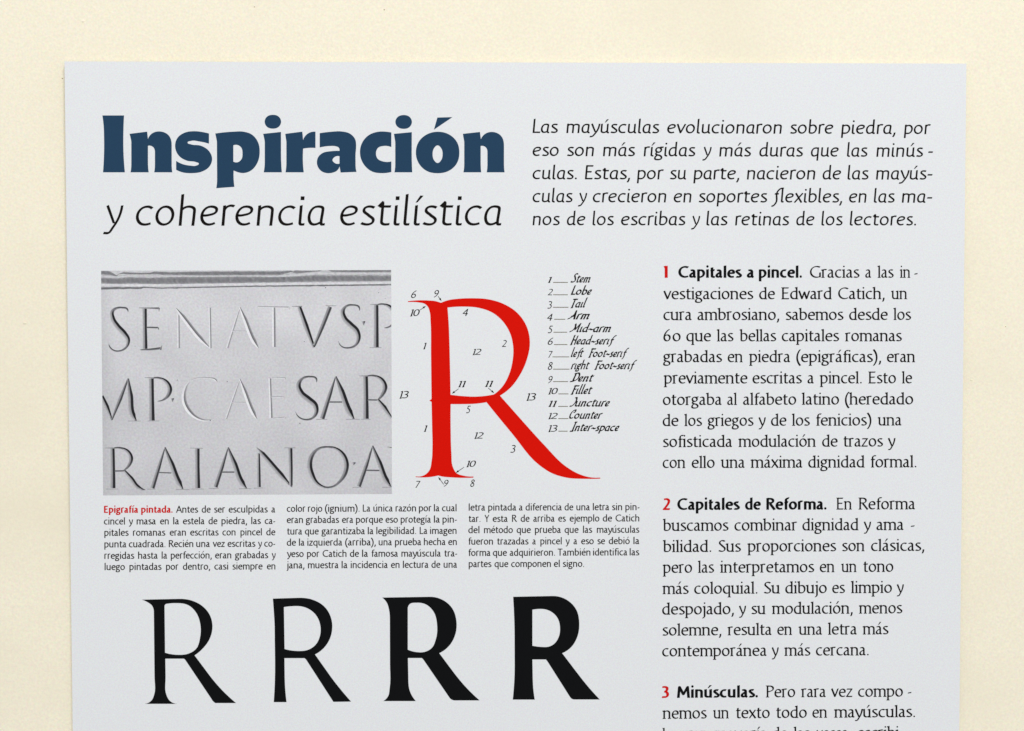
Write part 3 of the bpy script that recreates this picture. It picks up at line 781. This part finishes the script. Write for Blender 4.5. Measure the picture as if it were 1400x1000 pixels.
def clampx(x, y):
    lo = 138.2 + (y - 370) / 307 * 2.8 + .1; hi = 534.8 + (y - 370) / 307 * 1.1 - .1
    return min(max(x, lo), hi)
# mouldings along the top of the stone: bands with ragged edges
def band(stops, g0, g1, seed, h):
    """stops: (x, top, bottom) in photo pixels"""
    V = []; Fc = []; K = []
    n = 130
    for i in range(n + 1):
        x = 138.3 + (534.7 - 138.3) * i / n
        for k in range(len(stops) - 1):
            if stops[k][0] <= x <= stops[k + 1][0]: break
        a, b = stops[k], stops[k + 1]
        t = min(max((x - a[0]) / (b[0] - a[0]), 0), 1)
        top = a[1] + (b[1] - a[1]) * t; bot = a[2] + (b[2] - a[2]) * t
        j1 = 0.5 * mnoise.noise(Vector((x * .11, seed, 0))) + 0.25 * mnoise.noise(Vector((x * .5, seed, 1)))
        j2 = 0.5 * mnoise.noise(Vector((x * .11, seed + 5, 0))) + 0.25 * mnoise.noise(Vector((x * .5, seed + 5, 1)))
        top += j1; bot += j2
        lim = 370.5 - (x - 138) * .0028 + .1
        top = max(top, lim); bot = max(bot, top)
        gg = 9 * mnoise.noise(Vector((x * .09, seed + 9, 2)))
        for q in range(4):
            y = top + (bot - top) * (0, .3, .7, 1)[q]
            V.append(wp(x, y, h)); K.append((g0 if q in (1, 2) else g1) + gg + 22 * mnoise.noise(Vector((x * .3, q * .9, seed))) + 10 * mnoise.noise(Vector((x * .9, q * 1.7, seed + 3))))
    for i in range(n):
        for q in range(3):
            a = i * 4 + q
            Fc.append((a, a + 1, a + 5, a + 4))
    return V, Fc, K
def px(s): return [(138.3 - 8.3 * 0 + 0 + (a - 55) / ZS, 360 + b / ZS, 360 + c / ZS) for a, b, c in s]
# x given on one continuous zoomed axis (second view continues at +1366.7)
BANDS = [
 ('moulding_band', [(55, 68, 240), (700, 68, 225), (1366, 64, 214), (2700, 60, 200)], 194, 200, 1, .00005),
 ('moulding_band', [(55, 68, 106), (130, 72, 108), (200, 112, 122), (215, 96, 98), (260, 82, 100), (380, 88, 104), (500, 86, 102), (540, 76, 104), (700, 82, 108), (940, 76, 112), (1366, 74, 110), (1700, 74, 108), (1790, 66, 80), (1800, 80, 84), (1815, 66, 92), (1900, 68, 102), (2010, 68, 84), (2060, 66, 68), (2145, 62, 64), (2150, 62, 80), (2400, 64, 84), (2700, 62, 80)], 122, 150, 2, .00006),
 ('moulding_band', [(55, 134, 184), (200, 140, 192), (300, 130, 186), (500, 134, 190), (700, 128, 190), (1366, 124, 180), (1600, 126, 176), (1660, 122, 176), (1740, 118, 174), (2000, 112, 170), (2700, 112, 164)], 124, 146, 3, .00006),
 ('moulding_band', [(55, 188, 212), (300, 190, 214), (600, 192, 214), (1366, 184, 205), (2700, 168, 190)], 214, 196, 4, .00007),
 ('moulding_band', [(55, 218, 244), (200, 216, 238), (420, 218, 236), (440, 214, 226), (600, 222, 234), (900, 216, 228), (1366, 206, 218), (2000, 198, 212), (2700, 190, 204)], 104, 168, 5, .00008),
 ('moulding_band', [(55, 106, 130), (200, 120, 138), (300, 106, 128), (700, 112, 126), (1366, 112, 122), (1650, 112, 128), (1800, 96, 124), (2050, 72, 110), (2150, 80, 110), (2700, 84, 108)], 200, 160, 6, .00007),
]
for nm, st, g0, g1, sd, h in BANDS:
    V_, F_, K_ = band(px(st), g0, g1, sd, h)
    obj(nm, V_, F_, M_CARVED, stone, K_)

CARVED = {  # view origin: letters, each with strokes x,y,width; P painted, U unpainted
 (130, 360): [
  "P 300,445,5 292,418,16 250,406,15 205,408,18 158,440,32 160,500,42 205,575,46 265,640,48 302,700,36 285,765,20 225,800,13 170,795,12 135,765,11 124,735,5",
  "P 452,412,40 454,600,38 456,785,44/400,408,5 585,412,16/583,410,14 583,442,3/470,586,12 575,588,14/577,588,12 578,610,3/410,790,6 520,785,18 600,775,20/596,790,16 610,748,4",
  "U 760,470,20 762,775,24/738,412,8 800,490,42 960,690,46 1052,778,8/1045,405,22 1052,775,22/1015,403,4 1085,403,4/735,787,4 790,785,4",
  "U 1320,405,8 1277,540,22 1205,772,24/1318,400,10 1366,515,42 1450,716,46 1492,778,6/1252,620,9 1375,622,9/1172,783,4 1228,783,4"],
 (335, 360): [
  "U 112,398,12 405,405,18/262,405,30 265,765,34/236,770,4 294,770,4/112,392,4 116,418,3/404,398,8 400,420,3",
  "P 494,398,36 556,575,46 628,768,26/775,398,38 700,590,36 632,752,24/425,394,4 520,394,7/735,389,6 832,389,4",
  "P 1043,435,4 1038,400,16 985,382,14 925,392,20 892,435,38 905,500,46 960,560,50 1020,620,48 1035,690,36 1005,750,20 950,772,14 885,762,11 850,710,4",
  "P 1080,530,34 1082,568,2",
  "P 1195,378,42 1196,560,42 1195,768,48/1140,376,4 1235,378,8/1135,770,4 1245,770,4/1210,378,12 1270,376,16 1310,392,30 1345,425,40/1268,590,5 1310,582,14 1345,555,16"],
 (130, 490): [
  "P 60,345,34 105,440,42 155,565,12/155,560,12 230,370,34 302,185,12/303,185,12 322,340,48 345,520,50 375,570,12/300,573,4 415,573,4",
  "P 513,185,44 516,380,44 518,568,52/452,177,4 560,180,8/478,573,4 585,572,4/535,180,12 600,184,18 655,220,34 682,285,44 662,345,30 620,380,14 570,392,5",
  "P 705,366,32 706,400,2",
  "U 1114,222,4 1100,200,20 1020,180,13 930,183,12 860,215,18 818,290,36 812,390,44 855,480,44 930,545,30 1040,566,16 1120,530,5",
  "U 1320,190,8 1265,348,20 1195,552,22/1318,188,10 1363,300,40 1442,500,44 1476,558,6/1250,403,9 1372,405,9/1160,562,4 1218,562,4"],
 (335, 490): [
  "U 226,180,26 234,400,26 238,548,32/190,178,5 368,182,16/362,180,14 366,208,3/240,352,10 350,355,13/350,350,12 354,374,3/215,550,5 300,546,12 365,540,16/360,548,14 374,522,3",
  "P 650,222,4 650,188,16 590,168,15 525,185,22 488,240,42 512,315,50 580,375,54 640,430,50 650,490,36 615,545,20 555,560,14 495,540,12 460,488,4",
  "P 825,170,8 775,325,34 703,552,42/828,166,12 880,300,50 953,490,56 995,558,12/765,400,12 885,400,12/650,558,4 748,558,4/920,557,4 1045,557,4",
  "P 1098,165,44 1102,360,44 1102,552,52/1040,162,4 1140,160,8/1055,557,4 1145,557,4/1120,162,12 1190,163,18 1250,200,36 1276,262,44 1250,335,30 1212,378,12/1120,380,12 1215,382,12/1212,378,22 1270,450,42 1345,540,46"],
 (130, 590): [
  "P 158,155,40 162,330,40 162,518,48/88,152,4 200,152,8/98,526,4 208,526,4/175,152,12 240,153,17 300,185,32 328,245,40 305,315,26 262,355,10/180,362,12 275,360,12/270,360,20 330,430,38 395,510,36 460,534,4",
  "P 637,150,8 582,325,32 523,518,38/637,146,12 697,296,46 766,470,52 802,528,8/580,375,9 695,380,10/476,528,4 552,526,4/736,529,4 860,531,4",
  "P 932,158,42 933,330,40 935,518,48/866,153,4 984,155,5/868,526,4 992,526,4",
  "P 1213,150,8 1158,325,32 1098,508,38/1213,146,12 1272,296,46 1340,470,52 1384,524,8/1155,372,12 1270,372,12/1036,521,4 1128,519,4/1310,523,4 1425,523,4"],
 (335, 590): [
  "P 125,200,22 126,350,30 128,508,32/106,148,5 160,205,42 330,400,48 430,508,8/413,152,38 418,330,34 420,495,28/356,150,4 460,150,5/78,518,4 165,516,4",
  "O 755,142,15 835,160,24 895,215,40 925,300,44 910,385,40 865,455,26 800,503,16 735,510,16 660,475,32 610,395,46 590,300,46 608,225,38 660,165,24",
  "P 995,282,34 990,310,2",
  "P 1163,135,8 1105,312,34 1038,502,36/1163,131,12 1226,290,46 1290,450,50 1334,508,6/1105,355,12 1225,357,12/980,511,4 1068,509,4/1250,510,4 1334,510,4",
  "P 1296,142,3 1345,148,8"],
}
LX, LY = 0.80, -0.60          # direction (page, y down) the light of the printed photograph came from
for (ox, oy), letters in CARVED.items():
    for L_ in letters:
        kind = L_[0]
        V_ = []; F_ = []; K_ = []
        hh = .00006
        for st in L_[2:].split('/'):
            pp = [[float(q) for q in t.split(',')] for t in st.split()]
            closed = kind == 'O'
            cur = spline(pp, [''] * len(pp), closed, False, 7)
            if closed: cur.append((cur[0][0], cur[0][1], float(len(pp))))
            n = len(cur)
            hh += .000004
            base = len(V_)
            for i in range(n):
                x, y, s = cur[i]
                if closed and i in (0, n - 1): a, b = cur[-2], cur[1]
                else: a, b = cur[max(i - 1, 0)], cur[min(i + 1, n - 1)]
                t = Vector((b[0] - a[0], b[1] - a[1]))
                if n == 2: t = Vector((cur[1][0] - cur[0][0], cur[1][1] - cur[0][1]))
                t.normalize(); nn = Vector((-t.y, t.x))
                k = int(s); fr = s - k
                wdt = pp[k % len(pp)][2] * (1 - fr) + pp[(k + 1) % len(pp)][2] * fr if fr > 1e-6 else pp[k % len(pp)][2]
                hw = wdt / 2
                # the wall on side +nn faces -nn
                lit_p = -(nn.x * LX + nn.y * LY); lit_m = -lit_p
                e_ = 1.0 + min(.5, 3.5 / max(wdt, 4)); i_ = 1.0 - min(.3, 3.0 / max(wdt, 4))
                for off, lit in ((e_, None), (i_, lit_p), (0.08, lit_p), (-0.08, lit_m), (-i_, lit_m), (-e_, None)):
                    if lit is None:
                        q = Vector((x, y)) + nn * (hw * off)
                        X_, Y_ = ox + q.x / ZS, oy + q.y / ZS
                        V_.append(wp(clampx(X_, Y_), Y_, hh)); K_.append(tone(X_, Y_)); continue
                    if kind == 'U':
                        g = 203 + (27 * lit if lit > 0 else 118 * lit * (1.0 if abs(off) < .5 else 0.45))
                        if wdt < 8: g = 203 + 20 * lit
                    else:
                        g = 124 + (38 * lit if lit > 0 else 108 * lit)
                        g *= 0.9 if abs(off) < .5 else 1.12
                        if wdt < 7: g = max(g, 135)
                        elif wdt < 20: g = min(max(g, 60), 110)
                    q = Vector((x, y)) + nn * (hw * off)
                    X_, Y_ = ox + q.x / ZS, oy + q.y / ZS
                    V_.append(wp(clampx(X_, Y_), Y_, hh)); K_.append(min(max(g, 26), 240))
            for i in range(n - 1):
                for q in range(5):
                    a = base + i * 6 + q
                    F_.append((a, a + 1, a + 7, a + 6))
        obj('carved_letter' if len(L_) > 40 else 'carved_stop', V_, F_, M_CARVED, stone, K_)

for ox, oy, x, y, r_ in [(130, 360, 365, 757, 3), (335, 360, 735, 224, 5), (335, 360, 1218, 270, 4), (335, 360, 1278, 322, 3), (335, 360, 1230, 236, 2.5),
                         (335, 490, 500, 593, 5), (130, 490, 750, 200, 4), (130, 490, 1205, 213, 4), (130, 490, 1050, 566, 5), (335, 360, 540, 715, 4)]:
    K = [wp(ox + (x + r_ * math.cos(a)) / ZS, oy + (y + r_ * math.sin(a) * .8) / ZS, .0002) for a in [2 * math.pi * q / 7 for q in range(7)]]
    obj('stone_speck', K, [tuple(range(6, -1, -1))], M_CARVED, stone, [88] * 7)

for k, l in DIAG.items():
    l2 = sorted(l)
    print(k, 'median x stretch %.3f' % l2[len(l2) // 2][0], 'low', [(round(a, 2), b) for a, b in l2[:7]], 'high', [(round(a, 2), b) for a, b in l2[-7:]])
